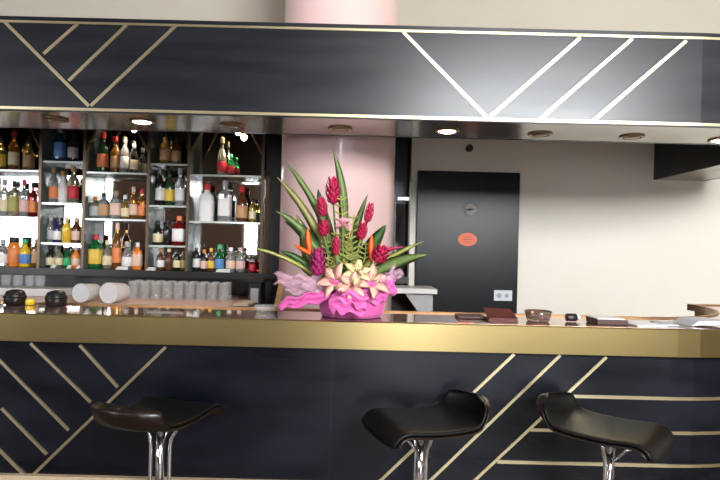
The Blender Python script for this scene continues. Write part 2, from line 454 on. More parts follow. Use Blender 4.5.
# end strip, black pilaster behind the column, narrow bay right of it
xs = XA[-1]
MB().box((xs + .012, FY + .02, ZB), (xs + .05, FY + .028, ZO2 + .05)).build('mirror_strip', M['mirror'], root)
MB().box((xs + .012, FY + .03, .98), (XZ(396, 1.6, FY), MY + .011, ZT)).build('pilaster', M['black'], root)
x0, x1 = XZ(397, 1.6, FY), XEND
MB().box((x0, MY, ZB), (x1 - .012, MY + .011, 1.75)).build('mirror', M['smoked'], root)
MB().box((x0, MY, 1.78), (x1 - .012, MY + .011, ZT)).build('side_panel', M['black'], root)
MB().box((x0, FY, 1.752), (x1 - .012, MY + .011, 1.775)).build('shelf_edge', M['shelfedge'], root)
MB().box((x1 - .011, FY, .98), (x1, MY + .011, ZT)).build('side_panel', M['black'], root)
# small lamps at the arch tops
for px, py, t in ((134, 129.5, 'small lit lamp at the arch top of the middle bottle bay'), (238, 132.5, 'small lit lamp at the arch top of the bay beside the column')):
    c = P(px, py, FY + .05)
    o = empty('cabinet_light', (c.x, c.y, c.z), t, 'light', 'small lamps in the arched bays')
    MB().lathe([(.024, .02), (.024, .002), (.018, -.012), (.006, -.02)], 16, c=c).build('lamp', M['lamp_on'], o)
    MB().lathe([(.016, .021), (.016, max(.05, ZT - c.z - .001))], 12, c=c).build('lamp_stem', M['bronze'], o)
    L = bpy.data.lights.new('cabinet_beam', 'SPOT'); L.energy = 5; L.color = (1, .82, .62); L.spot_size = 2.2; L.spot_blend = .6; L.shadow_soft_size = .02
    lo = bpy.data.objects.new('cabinet_beam', L); COL.objects.link(lo); lo.location = (c.x, c.y, c.z - .03)

# ------------------------------------------------------------------ bottles
CO = {
 'clear': ((.95, .96, .94), 'glass'), 'amber': ((.62, .27, .05), 'glass'), 'gold': ((.80, .55, .16), 'glass'),
 'dark': ((.018, .015, .013), 'solid'), 'dgreen': ((.02, .06, .025), 'solid'), 'green': ((.03, .48, .12), 'glass'),
 'red': ((.55, .03, .03), 'glass'), 'orange': ((.80, .22, .03), 'solid'), 'yellow': ((.78, .50, .04), 'solid'),
 'blue': ((.03, .09, .30), 'glass'), 'brown': ((.10, .035, .015), 'solid'), 'olive': ((.42, .40, .12), 'glass'),
 'frost': ((.82, .82, .80), 'solid'), 'pale': ((.80, .76, .52), 'glass'), 'navy': ((.02, .025, .09), 'solid')}
LC = {'white': (.84, .83, .80), 'cream': (.78, .68, .42), 'orange': (.78, .25, .08), 'red': (.62, .04, .05), 'yellow': (.80, .55, .08),
      'blue': (.10, .25, .55), 'pink': (.78, .50, .46), 'black': (.02, .02, .02), 'grey': (.45, .45, .46), 'tan': (.52, .30, .14),
      'green': (.05, .42, .14), 'peach': (.80, .55, .42), 'olive': (.40, .38, .10)}
for k, cval in LC.items(): gm('paper_' + k, cval)
for k, (cval, kd) in CO.items(): gm('glass_' + k, cval, kd)
PROF = {   # (radius factor, height factor)
 'tall':   [(.9, 0), (1, .02), (1, .56), (.93, .63), (.62, .70), (.38, .76), (.34, .92), (.40, .925), (.40, .94)],
 'square': [(.95, 0), (1, .02), (1, .64), (.90, .70), (.42, .76), (.36, .80), (.36, .93)],
 'squat':  [(.9, 0), (1, .04), (1, .50), (.92, .60), (.60, .70), (.42, .76), (.40, .92)],
 'champ':  [(.95, 0), (1, .02), (1, .42), (.90, .52), (.58, .66), (.38, .76), (.34, .93), (.40, .935)],
 'jar':    [(.92, 0), (1, .04), (1, .72), (.85, .80), (.70, .84), (.70, .90)],
}
LABZ = {'tall': (.14, .46), 'square': (.14, .56), 'squat': (.12, .46), 'champ': (.10, .36), 'jar': (.16, .64)}
ORD = ['first', 'second', 'third', 'fourth', 'fifth', 'sixth', 'seventh', 'eighth']
GN = {'clear': 'clear', 'amber': 'amber', 'gold': 'gold', 'dark': 'black', 'dgreen': 'dark green', 'green': 'bright green', 'red': 'red',
      'orange': 'orange', 'yellow': 'yellow', 'blue': 'blue', 'brown': 'brown', 'olive': 'olive', 'frost': 'frosted white', 'pale': 'pale yellow', 'navy': 'navy'}
def bottle(px, z, h, rpx, typ, glass, lab, cap, label, group, Y=4.335):
    h = min(h, {ZO1: ZO2 - ZO1, ZE1: ZE2 - ZE1, ZE2: ZE3 - ZE2}.get(z, (ZO1 - ZB) if 'arched' in group or 'leftmost' in group or 'column' in group else (ZE1 - ZB) if z == ZB else 9) - .022)
    r = rpx / F * Y
    X = XZ(px, z + h / 2, Y)
    for xa in XA: X = max(X, xa + r + .014) if -.04 < X - xa < r + .014 else min(X, xa - r - .014) if -r - .014 < X - xa <= -.04 + .06 and X < xa else X
    pr = [(a * r, b * h) for a, b in PROF[typ]]
    sq = .75 if typ == 'square' else 0
    c = (X, Y, z + .001)
    o = MB().lathe(pr, 24, sq=sq).build('bottle', M['glass_' + glass], origin=None)
    o.location = c; tag(o, label, 'bottle', group)
    hz = pr[-1][1]; rt = pr[-1][0]
    cp = MB().lathe([(rt * 1.18, hz * .90), (rt * 1.22, hz * .91), (rt * 1.22, h * .985), (rt * 1.0, h)], 16).build('cap', M['paper_' + cap]); cp.parent = o
    if lab:
        a, b = LABZ[typ]; q = r * 1.012 + .0006
        lb = MB().lathe([(q * .985, a * h), (q, a * h + .001), (q, b * h - .001), (q * .985, b * h)], 24, sq=sq).build('bottle_label', M['paper_' + lab]); lb.parent = o
    return o
ROWS = [
 ('top shelf of the leftmost bay', ZO2, [(1, .27, 4.6, 'tall', 'gold', 'yellow', 'black'),
    (14, .31, 4.9, 'tall', 'amber', 'cream', 'red'), (29, .26, 5.2, 'squat', 'gold', 'tan', 'black')]),
 ('middle shelf of the leftmost bay', ZO1, [(4.5, .29, 4.4, 'tall', 'clear', 'cream', 'grey'),
    (14, .28, 4.4, 'square', 'pale', 'olive', 'black'), (24, .29, 4.2, 'tall', 'clear', 'pink', 'red'), (33, .27, 3.8, 'tall', 'red', 'orange', 'black')]),
 ('bottom shelf of the leftmost bay', ZB, [(3, .21, 4.6, 'squat', 'clear', 'white', 'grey'),
    (14, .23, 5.2, 'jar', 'orange', 'orange', 'black'), (25, .215, 5.2, 'squat', 'yellow', 'blue', 'green'), (36, .22, 3.4, 'square', 'amber', 'tan', 'tan')]),
 ('top shelf of the first narrow bay', ZE3, [(60, .27, 4.6, 'square', 'blue', 'blue', 'grey'), (73, .25, 4.8, 'tall', 'dark', 'grey', 'black')]),
 ('second shelf of the first narrow bay', ZE2, [(53.5, .28, 4.3, 'tall', 'clear', 'orange', 'tan'), (63, .25, 4.3, 'squat', 'frost', 'white', 'tan'),
    (73.5, .31, 5.2, 'tall', 'pale', 'red', 'tan')]),
 ('third shelf of the first narrow bay', ZE1, [(48.5, .20, 3.6, 'tall', 'clear', 'grey', 'grey'), (57, .195, 3.8, 'squat', 'navy', 'white', 'black'),
    (66.5, .20, 4.2, 'tall', 'yellow', None, 'cream'), (76, .20, 4.1, 'squat', 'brown', 'peach', 'pink')]),
 ('bottom shelf of the first narrow bay', ZB, [(48, .165, 4.0, 'squat', 'dark', 'cream', 'black'), (59, .165, 3.6, 'tall', 'pale', 'cream', 'black'),
    (67, .16, 3.4, 'squat', 'green', 'green', 'black'), (76, .165, 4.2, 'tall', 'orange', 'peach', 'grey')]),
 ('top shelf of the middle arched bay', ZO2, [(103, .315, 5.2, 'tall', 'dgreen', 'orange', 'red'), (115.5, .285, 4.4, 'tall', 'amber', 'tan', 'red'),
    (124.5, .285, 4.0, 'tall', 'clear', 'white', 'cream'), (134, .23, 3.6, 'tall', 'dark', 'cream', 'grey')]),
 ('middle shelf of the middle arched bay', ZO1, [(94, .17, 4.4, 'square', 'pale', 'grey', 'orange'), (104, .20, 4.6, 'square', 'clear', 'tan', 'black'),
    (116, .22, 5.0, 'square', 'clear', 'peach', 'tan'), (125, .19, 3.8, 'squat', 'gold', 'cream', 'white'), (133.5, .255, 4.0, 'tall', 'amber', 'peach', 'cream'), (142, .24, 3.8, 'tall', 'amber', 'orange', 'red')]),
 ('bottom shelf of the middle arched bay', ZB, [(96, .265, 6.0, 'square', 'green', 'yellow', 'red'), (107.5, .22, 4.6, 'tall', 'pale', 'cream', 'cream'),
    (117, .36, 4.2, 'tall', 'amber', 'orange', 'peach'), (127.5, .21, 5.2, 'squat', 'clear', 'white', 'grey'), (137.5, .21, 4.3, 'square', 'orange', 'peach', 'white')]),
 ('top shelf of the second narrow bay', ZE3, [(165.5, .26, 5.2, 'squat', 'gold', 'tan', 'black'), (176.5, .23, 4.6, 'squat', 'brown', 'tan', 'black')]),
 ('second shelf of the second narrow bay', ZE2, [(160, .31, 4.6, 'tall', 'dark', 'white', 'grey'), (169.5, .28, 4.2, 'tall', 'dgreen', 'yellow', 'black'),
    (180, .31, 4.9, 'tall', 'clear', 'white', 'grey')]),
 ('third shelf of the second narrow bay', ZE1, [(156, .19, 4.8, 'squat', 'dark', 'cream', 'black'), (167, .20, 3.8, 'tall', 'dark', None, 'black'),
    (179, .23, 5.8, 'square', 'red', 'white', 'orange')]),
 ('bottom shelf of the second narrow bay', ZB, [(160.5, .19, 3.8, 'tall', 'brown', 'white', 'tan'), (169, .19, 3.8, 'squat', 'brown', None, 'cream'),
    (176.8, .19, 3.6, 'tall', 'dark', 'cream', 'black'), (184, .18, 3.2, 'tall', 'olive', 'olive', 'black')]),
 ('top shelf of the bay beside the column', ZO2, [(222, .30, 4.6, 'champ', 'pale', 'red', 'cream'), (231, .17, 3.6, 'squat', 'green', 'red', 'green')]),
 ('middle shelf of the bay beside the column', ZO1, [(207, .29, 6.6, 'square', 'frost', 'white', 'red'), (225, .32, 6.2, 'square', 'clear', 'white', 'grey'),
    (242, .28, 5.6, 'squat', 'brown', 'tan', 'red'), (252.5, .19, 3.6, 'tall', 'gold', 'cream', 'black')]),
 ('bottom shelf of bay beside the column', ZB, [(196.5, .21, 3.6, 'tall', 'dark', 'white', 'white'), (204, .17, 3.3, 'squat', 'dark', 'pink', 'orange'),
    (211, .18, 3.4, 'tall', 'brown', 'yellow', 'yellow'), (219.5, .21, 4.6, 'squat', 'green', 'blue', 'green'), (230.5, .19, 4.6, 'tall', 'clear', 'peach', 'white'),
    (240.5, .19, 4.6, 'tall', 'clear', 'pink', 'pink'), (252, .10, 3.2, 'jar', 'red', 'red', 'grey')]),
]
for where, z, items in ROWS:
    for i, (px, h, rpx, typ, gl, lab, cap) in enumerate(items):
        n = len(items)
        pos = ('left' if i == 0 else 'right') if n == 2 else ('leftmost' if i == 0 else 'rightmost' if i == n - 1 else ORD[i] + ' from left')
        look = '%s bottle' % GN[gl] if lab is None else '%s bottle, %s label' % (GN[gl], lab)
        bottle(px, z, h, rpx, typ, gl, lab, cap, '%s, %s on %s' % (look, pos, where), 'bottles on the ' + where)

# ------------------------------------------------------------------ back counter and what stands on it
KZ = .98
kx1 = XZ(246, KZ, 4.0)
pts = [(XL + .3, 4.41), (XL + .3, 3.70), (XZ(0, KZ, 3.70), 3.70), (XZ(60, KZ, 3.66), 3.66), (XZ(100, KZ, 3.55), 3.55), (XZ(130, KZ, 3.45), 3.45), (XZ(222, KZ, 3.42), 3.42), (kx1, 4.05), (kx1, 4.41)]
root = empty('back_counter', (-2, 4, 0), 'peach topped back counter under the bottle cabinet', 'counter')
MB().prism([(x, y, KZ - .03) for x, y in pts], (0, 0, .03)).build('countertop', M['peach'], root)
MB().prism([(x, y - .004, KZ - .034) for x, y in pts[1:8]] + [(x, y + .02, KZ - .034) for x, y in pts[1:8][::-1]], (0, 0, .03)).build('edge_band', M['black'], root)
body = [(x, y + (.06 if 0 < i < 8 else 0), .001) for i, (x, y) in enumerate(pts)]
MB().prism(body, (0, 0, KZ - .036)).build('cabinet_body', M['cab'], root)
# cabinet back panel stands on the counter and continues to the right as a low block
MB().box((kx1 + .004, FY, .0), (XEND, MY + .05, .978)).build('cabinet_plinth', M['cab'], bpy.data.objects['back_bar_cabinet'])

a, b = XZ(-10, 1.04, 4.1), XZ(70, 1.04, 4.1)
o = MB().box((a, 3.98, KZ + .001), (b, 4.2, 1.035)).build('drip_tray', M['lgrey'], bevel=.006); tag(o, 'low grey draining tray at the left end of the back counter', 'tray')
def tumbler(px, Y, z, r, h, label, group, up=False):
    X = XZ(px, z + h / 2, Y)
    pr = [(r, 0), (r, .003), (r * .86, h), (r * .80, h), (r * .93, .004), (0.004, .012)] if not up else \
         [(r * .84, 0), (r, h), (r * .94, h), (r * .80, .012), (.003, .012)]
    o = MB().lathe(pr, 20).build('glass_tumbler', M['clear']); o.location = (X, Y, z + .001)
    if not up:
        MB().lathe([(r * .885, h * .90), (r * .875, h + .002), (.003, h + .002)], 20).build('glass_base', M['clear'], None).parent = o
    return tag(o, label, 'glass', group)
for i, px in enumerate((6, 18, 30, 40)):
    tumbler(px, 4.10, 1.035, .036, .085, 'clear tumbler on the grey tray, %s from left' % ORD[i], 'tumblers on the grey tray', True)
k = 0
for i in range(9):
    tumbler(133 + i * 11.3, 3.98, KZ, .036, .125, 'upturned clear glass in front row on back counter, %s' % (('%s from left' % (ORD + ['ninth'])[i])), 'upturned glasses on the back counter')
for i in range(9):
    tumbler(139 + i * 11.0, 4.10, KZ, .036, .125, 'upturned clear glass in rear row on back counter, %s' % (('%s from left' % (ORD + ['ninth'])[i])), 'upturned glasses on the back counter')
def tub(px, py, Y, r, ln, ang, label):
    X = XZ(px, KZ + r, Y)
    m = Matrix.Rotation(ang, 3, 'Z') @ Matrix.Rotation(PI / 2, 3, 'X')
    root = empty('plastic_tub', (X, Y, KZ + .002), label, 'tub', 'plastic tubs lying on the back counter')
    c = (X, Y, KZ + r + .002)
    MB().lathe([(r * .80, -ln), (r * .84, -ln + .01), (r * .96, -.02), (r * .97, 0)], 28, c=c, mtx=m).build('tub_body', M['tub'], root)
    MB().lathe([(r, 0.0005), (r, .014), (r * .95, .018), (r * .9, .012)], 28, c=c, mtx=m).build('lid', M['tub'], root)
tub(82, 287, 3.64, .062, .14, -.16, 'frosted plastic tub lying on back counter, left of two')
tub(110, 284, 3.62, .068, .14, -.2, 'frosted plastic tub lying on back counter, right of two')
def dome(px, Y, label):
    X = XZ(px, TZ, Y)
    o = empty('black_pot', (X, Y, TZ + .001), label, 'pot', 'black pots on the counter')
    MB().lathe([(.034, 0), (.042, .006), (.042, .036), (.034, .056), (.015, .064), (.004, .065)], 24, c=(X, Y, TZ + .001)).build('pot_body', M['black'], o)
    MB().lathe([(.0445, .030), (.0445, .036), (.0425, .037)], 24, c=(X, Y, TZ + .001)).build('rim', M['leather'], o)
dome(15, 2.37, 'round black pot at the left end of the bar counter')
dome(56, 2.37, 'round black pot beside the yellow tub on the bar counter')
X = XZ(30, TZ, 2.37)
o = MB().lathe([(.016, 0), (.018, .004), (.018, .018), (.014, .024), (.004, .025)], 16).build('yellow_tub', M['yellow']); o.location = (X, 2.37, TZ + .001); tag(o, 'tiny yellow tub between the two black pots on the counter', 'tub')
# small white cards on the bottle cabinet base
for px, w, t in ((53, 5, 'small white card under the first narrow bay, leftmost of three'), (69, 4, 'small white card under the first narrow bay, middle of three'),
                 (78, 3.5, 'small white card under the first narrow bay, rightmost of three'),
                 (122, 12, 'white folded card under the middle arched bay'), (151, 9, 'small white card under the second narrow bay'), (223, 14, 'white folded card under the bay beside the column')):
    X = XZ(px, ZB, 4.245); ww = w / F * 4.245 / 2
    o = MB().prism([(X - ww, 4.233, 0), (X + ww, 4.233, 0), (X + ww * .9, 4.262, .024), (X - ww * .9, 4.262, .024)], (0, .002, 0)).build('paper_card', M['white'])
    o.location.z = ZB + .001; tag(o, t, 'card', 'white cards on the cabinet base')
# clutter at the right end of the back counter
X0, X1 = XZ(236, KZ, 4.12), XZ(246, KZ, 4.12)
# black stand with tray beside the back counter
sx0, sx1 = XZ(251, .98, 3.9), XZ(263, .98, 3.9)
o = empty('black_stand', ((sx0 + sx1) / 2, 3.9, 0), 'tall narrow black stand between the back counter and the pink column', 'stand')
MB().box((sx0, 3.8, 0.001), (sx1, 3.98, 1.13)).build('stand_body', M['black'], o, bevel=.006)
MB().box((sx0 - .03, 3.77, 1.131), (sx1 + .02, 3.99, 1.15)).build('stand_top', M['black'], o)
MB().box((sx0 + .015, 3.794, .95), (sx1 - .015, 3.7995, 1.09)).build('stand_panel', M['grey'], o)
tx0, tx1 = XZ(224, 1.03, 3.15), XZ(259, 1.03, 3.3)
o = empty('bar_trolley', ((tx0 + tx1) / 2, 3.3, 0), 'black topped trolley behind the bar beside the pink column', 'trolley')
MB().prism([(tx0, 3.15, 1.008), (tx1, 3.15, 1.008), (tx1, 3.42, 1.008), (tx0 + .06, 3.42, 1.008)], (0, 0, .022)).build('tray', M['black'], o, bevel=.004)
for xx, yy in ((tx0 + .03, 3.17), (tx1 - .02, 3.17), (tx0 + .09, 3.40), (tx1 - .02, 3.40)): MB().tube([(xx, yy, .001), (xx, yy, 1.007)], .012, 8).build('leg', M['chrome'], o)
w0, w1 = XZ(232, 1.05, 3.2), XZ(248, 1.05, 3.2)
o = MB().prism([(w0, 3.2, 1.031), (w1, 3.2, 1.031), (w1, 3.36, 1.031), (w1, 3.36, 1.07), (w0 + .07, 3.36, 1.07), (w0, 3.2, 1.04)][:2] + [(w1, 3.2, 1.045), (w0 + .02, 3.2, 1.045)], (.02, .16, .006)).build('folded_towel', gm('towel', (.55, .48, .36)))
tag(o, 'beige folded towel on the black topped trolley', 'towel')
c = Vector((XZ(265, TZ, 2.33), 2.33, TZ + .001))
o = MB().lathe([(.035, 0), (.04, .004), (.043, .012), (.048, .026), (.044, .027), (.036, .012), (.003, .009)], 28).build('glass_dish', M['clear']); o.location = c
tag(o, 'clear glass dish on the bar left of the pink wrapped flowers', 'dish')
a, b = P(266, 300, 3.40), P(282, 277, 3.40)
t = (b - a).normalized(); a2 = a - t * ((a.z - .0) / t.z)
a2 = Vector((a.x - .12, 3.43, .005)); b.y = 3.43
o = MB().prism([a2 + Vector((-.016, 0, 0)), a2 + Vector((.016, 0, 0)), b + Vector((.016, 0, 0)), b + Vector((-.016, 0, 0))], (0, .02, 0)).build('wooden_pole', M['wood']); tag(o, 'slanting wooden pole leaning by the left side of the pink column', 'pole')

# grey service shelf in front of the door
gx1 = XZ(437, 1.09, 3.9); gx0 = XZ(384, 1.09, 3.9)
root = empty('service_shelf', ((gx0 + gx1) / 2, 4.0, 0), 'small grey service counter between the pink column and the charcoal door', 'counter')
MB().box((gx0, 3.88, 1.072), (gx1, 4.22, 1.108)).build('countertop', M['lgrey'], root, bevel=.004)
q = [P(405, 293, 3.92), P(433, 293, 3.92), P(433, 322, 3.92), P(425, 322, 3.92)]
z1 = 1.071
MB().prism([(q[0].x, 3.92, z1), (q[1].x, 3.92, z1), (q[1].x, 3.92, .001), (q[3].x + .1, 3.92, .001), (q[3].x, 3.92, q[3].z)], (0, .03, 0)).build('support_panel', M['grey'], root)
MB().box((gx0, 4.18, .001), (q[1].x, 4.20, z1)).build('back_panel', M['black'], root)
MB().box((gx0, 3.92, .001), (gx0 + .02, 4.179, z1)).build('side_panel', M['black'], root)

# ------------------------------------------------------------------ things lying on the bar counter (right side)
def on_counter(px, Y): return Vector((XZ(px, TZ, Y), Y, TZ + .001))
c = on_counter(499, 2.25)
o = empty('bill_folder', c, 'closed maroon leatherette bill folder on the bar before the door', 'folder')
MB().box((c.x - .058, c.y - .07, c.z), (c.x + .058, c.y + .05, c.z + .006)).build('lower_cover', M['maroon'], o)
MB().prism([(c.x - .056, c.y - .068, c.z + .0065), (c.x + .056, c.y - .068, c.z + .0065), (c.x + .056, c.y + .045, c.z + .032), (c.x - .056, c.y + .045, c.z + .036)], (0, 0, .008)).build('upper_cover', M['maroon'], o)
c = on_counter(470, 2.30)
o = MB().box((c.x - .055, c.y - .05, c.z), (c.x + .055, c.y + .05, c.z + .010)).build('menu_cover', M['dbrown'], bevel=.003); tag(o, 'flat dark brown menu cover lying left of the maroon bill folder', 'menu')
c = on_counter(538, 2.24)
o = MB().lathe([(.040, 0), (.044, .004), (.047, .016), (.054, .040), (.050, .042), (.040, .018), (.034, .012), (.003, .011)], 32).build('ashtray', M['smoke']); o.location = c
tag(o, 'round brownish glass ashtray on the bar right of the maroon folder', 'ashtray')
c = on_counter(571, 2.25)
o = empty('pepper_shaker', c, 'small black shaker lying between the ashtray and the brown book', 'shaker')
MB().lathe([(.014, -.02), (.016, -.016), (.016, .018), (.012, .022)], 16, c=(c.x, c.y, c.z + .0165), mtx=Matrix.Rotation(PI / 2, 3, 'Y')).build('shaker_body', M['black'], o)
MB().lathe([(.010, .0225), (.012, .026), (.010, .036)], 16, c=(c.x, c.y, c.z + .0165), mtx=Matrix.Rotation(PI / 2, 3, 'Y')).build('shaker_cap', M['lgrey'], o)
c = on_counter(607, 2.22)
o = empty('book', c, 'dark brown book with a white sheet on top lying on the bar', 'book')
MB().box((c.x - .06, c.y - .05, c.z), (c.x + .06, c.y + .06, c.z + .020)).build('cover', M['dbrown'], o, bevel=.002)
MB().box((c.x - .055, c.y - .045, c.z + .0205), (c.x + .05, c.y + .06, c.z + .0235)).build('page', M['white'], o)
for px, Y, rz, w, d, mk, t in ((641, 2.21, .15, .062, .07, 'white', 'white paper sheet lying flat on the bar right of the book'),
                      (664, 2.24, -.1, .03, .06, 'bluegrey', 'narrow grey paper lying between the white sheet and the folded leaflet')):
    c = on_counter(px, Y)
    o = MB().box((-w, -d, 0), (w, d, .006)).build('paper_stack', M[mk]); o.location = c; o.rotation_euler.z = rz
    tag(o, t, 'paper')
c = on_counter(702, 2.25)
o = MB().prism([(-.08, 0, 0), (-.045, 0, .004), (.085, 0, .012), (.085, 0, .016), (.05, 0, .024), (-.05, 0, .020)], (0, .13, 0)).build('leaflet', M['bluegrey']); o.location = c - Vector((0, .06, 0)); tag(o, 'grey folded leaflet lying on the bar before the wooden tray', 'leaflet')

# ------------------------------------------------------------------ bar stools
def make_stool(px, Y, sz, ang, label):
    """shell seat with low curled back on a chrome column; local +X is the way it faces"""
    X = XZ(px, sz - .1, Y)
    root = empty('bar_stool', (X, Y, 0), label, 'stool', 'black bar stools along the counter', rz=ang)
    ctl = [(-.235, .082), (-.228, .045), (-.205, .014), (-.165, .0), (-.08, -.006), (.02, -.006), (.07, .0), (.11, .005), (.135, .0), (.152, -.018), (.157, -.042)]
    hw0 = .150
    def shell(th0, th1, inset_=0):
        rings = []
        for i, (x, z) in enumerate(ctl):
            x0, z0 = ctl[max(i - 1, 0)]; x1, z1 = ctl[min(i + 1, len(ctl) - 1)]
            t = Vector((x1 - x0, 0, z1 - z0)).normalized(); nrm = Vector((-t.z, 0, t.x))
            n = 13; top, bot = [], []
            hw = hw0 * (1 - .10 * max(0, (-x - .15) / .085)) - inset_
            for k in range(n):
                y = -hw + 2 * hw * k / (n - 1)
                # backrest wraps round: side ends curl towards the front
                wrap = max(0, min(1, (-x - .13) / .09)) * .075 * (abs(y) / hw0) ** 2.2
                dip = -.006 * (1 - (y / hw0) ** 2) if x > -.18 else 0
                p = Vector((x + wrap, y, z + dip + (-.012 * (abs(y) / hw0) ** 3 if i == 0 else 0)))
                top.append(p + nrm * th1); bot.append(p + nrm * th0)
            rings.append(top + bot[::-1])
        mb = MB(); m = len(rings[0]); vs = [p for r in rings for p in r]; fs = []
        for i in range(len(rings) - 1):
            for k in range(m): fs.append([i * m + k, i * m + (k + 1) % m, (i + 1) * m + (k + 1) % m, (i + 1) * m + k])
        fs += [list(range(m))[::-1], [(len(rings) - 1) * m + k for k in range(m)]]
        return mb.add([v + Vector((0, 0, sz)) for v in vs], fs, True)
    def fin(o):
        o.parent = root; o.matrix_parent_inverse = Matrix.Identity(4); return o
    sh = fin(shell(-.010, -.0005).build('seat_shell', M['copper']))
    pad = fin(shell(0, .014, .004).build('seat_pad', M['leather']))
    for o in (sh, pad):
        md = o.modifiers.new('sub', 'SUBSURF'); md.levels = 1; md.render_levels = 1
    zt = sz - .024
    fin(MB().lathe([(.05, zt - .012), (.055, zt - .008), (.055, zt), (.03, zt + .001)], 24).build('mount_plate', M['chrome']))
    fin(MB().lathe([(.0145, .46), (.0145, zt - .0125)], 20).build('piston', M['chrome']))
    fin(MB().lathe([(.026, .022), (.024, .05), (.022, .12), (.022, .455), (.019, .4595)], 24).build('column', M['chrome']))
    for s in (-1, 1):
        fin(MB().tube([(0, s * .078, zt - .002), (0, s * .062, zt - .03), (0, s * .043, zt - .06), (0, s * .038, zt - .09), (0, s * .038, .38), (.03, s * .06, .33), (.12, s * .09, .32), (.165, s * .05, .32), (.175, 0, .32)], .0065, 10).build('footrest_tube', M['chrome']))
    fin(MB().tube([(.016, 0, zt - .075), (.05, 0, zt - .035), (.09, 0, zt - .012)], .005, 8).build('height_lever', M['chrome']))
    fin(MB().lathe([(.20, .001), (.20, .008), (.15, .016), (.03, .022)], 40).build('base', M['chrome']))
    return root
make_stool(160.5, 1.92, .80, math.radians(73), 'black bar stool turned to the bar, its back to the viewer, at left')
make_stool(421, 1.89, .80, math.radians(200), 'black bar stool below the flowers, its seat facing left')
make_stool(609, 1.855, .80, math.radians(-41), 'black bar stool in front of the horizontal brass strips, facing right')

# ------------------------------------------------------------------ flower arrangement
FYc = 2.24
fb = on_counter(345, FYc)
fl = empty('flower_arrangement', fb, 'tropical flower arrangement in pink wrapping on the bar before the column', 'flowers')
for k, cval in {'leaf_dark': (.035, .085, .02), 'leaf_mid': (.105, .155, .045), 'leaf_pale': (.27, .29, .07), 'leaf_olive': (.20, .19, .06)}.items():
    M[k] = mat(k, cval, .38, noise=(tuple(min(1, x * 1.5) for x in cval), (40, 40, 8), .3, .7, .33, .45))
M['ginger'] = mat('ginger_red', (.46, .012, .07), .4); M['ginger2'] = mat('ginger_magenta', (.36, .02, .12), .4)
M['helic'] = mat('heliconia_orange', (.85, .13, .02), .35)
M['carn'] = mat('carnation_pink', (.80, .36, .42), .6)
M['lily'] = mat('lily_peach', (.82, .46, .36), .5); M['lilyc'] = mat('lily_cream', (.84, .70, .36), .5)
M['wrap'] = mat('pink_tissue', (.66, .12, .38), .42, sheen=.15, trans=.0)
M['wrap2'] = mat('pink_cellophane', (.80, .50, .64), .10, alpha=.32)
def FPt(px, py, dy=0): return P(px, py, FYc + dy)
def blade(p0, p1, p2, wpx, mk, dy=(0, 0, 0), fold=.25, prof=None, name='leaf'):
    w = wpx / F * FYc / 2
    return MB().leaf(FPt(*p0, dy[0]), FPt(*p1, dy[1]), FPt(*p2, dy[2]), w, fold=fold, prof=prof, n=16).build(name, M[mk], fl)
strap = lambda t: .55 + .45 * math.sin(PI * min(1, t * 1.1)) if t < .8 else max(.05, (1 - t) / .2 * .83)
blade((340, 262), (350, 200), (333, 150), 10, 'leaf_mid', (.05, .07, .05))
blade((338, 285), (332, 215), (284, 160), 8, 'leaf_mid', (.03, .05, .03), prof=strap)
blade((334, 285), (322, 222), (277, 177), 9, 'leaf_olive', (.02, .03, 0), prof=strap)
blade((334, 288), (312, 228), (276, 211), 9, 'leaf_mid', (.02, .0, -.03), prof=strap)
blade((332, 290), (300, 258), (247, 246), 4.5, 'leaf_pale', (.0, -.02, -.06), prof=strap)
blade((330, 290), (305, 258), (280, 251), 9, 'leaf_dark', (.0, -.01, -.02))
blade((330, 285), (318, 232), (285, 222), 15, 'leaf_dark', (.02, .01, .02))
blade((336, 285), (326, 235), (318, 189), 15, 'leaf_dark', (.04, .05, .05))
blade((326, 288), (306, 252), (302, 228), 16, 'leaf_mid', (.0, .0, -.01))
blade((345, 280), (352, 232), (368, 194), 8, 'leaf_mid', (.03, .04, .04))
blade((350, 282), (368, 250), (386, 225), 16, 'leaf_dark', (.03, .03, .02))
blade((355, 285), (375, 262), (424, 241), 6, 'leaf_pale', (.0, -.01, -.03), prof=strap)
blade((358, 287), (382, 262), (427, 255), 14, 'leaf_mid', (-.01, -.02, -.05))
blade((352, 288), (352, 258), (362, 232), 12, 'leaf_dark', (.03, .03, .03))
blade((328, 292), (322, 276), (308, 262), 11, 'leaf_dark', (-.02, -.03, -.05))
blade((345, 288), (344, 258), (352, 236), 12, 'leaf_mid', (.01, .01, .01))
blade((336, 290), (334, 268), (338, 246), 13, 'leaf_olive', (-.02, -.02, -.03))
blade((352, 288), (366, 270), (372, 258), 12, 'leaf_olive', (-.02, -.03, -.04))
blade((320, 292), (322, 262), (314, 245), 12, 'leaf_mid', (.02, .02, .02))
blade((330, 286), (310, 268), (296, 262), 12, 'leaf_mid', (.02, .02, .02))
blade((338, 285), (330, 250), (328, 214), 12, 'leaf_dark', (.05, .05, .05))
blade((350, 285), (360, 250), (356, 216), 11, 'leaf_mid', (.05, .05, .05))
blade((356, 286), (384, 270), (404, 266), 11, 'leaf_dark', (.02, .02, .02))
blade((334, 286), (308, 240), (296, 214), 9, 'leaf_olive', (.04, .05, .05), prof=strap)
blade((344, 284), (346, 240), (344, 206), 9, 'leaf_olive', (.06, .06, .06))
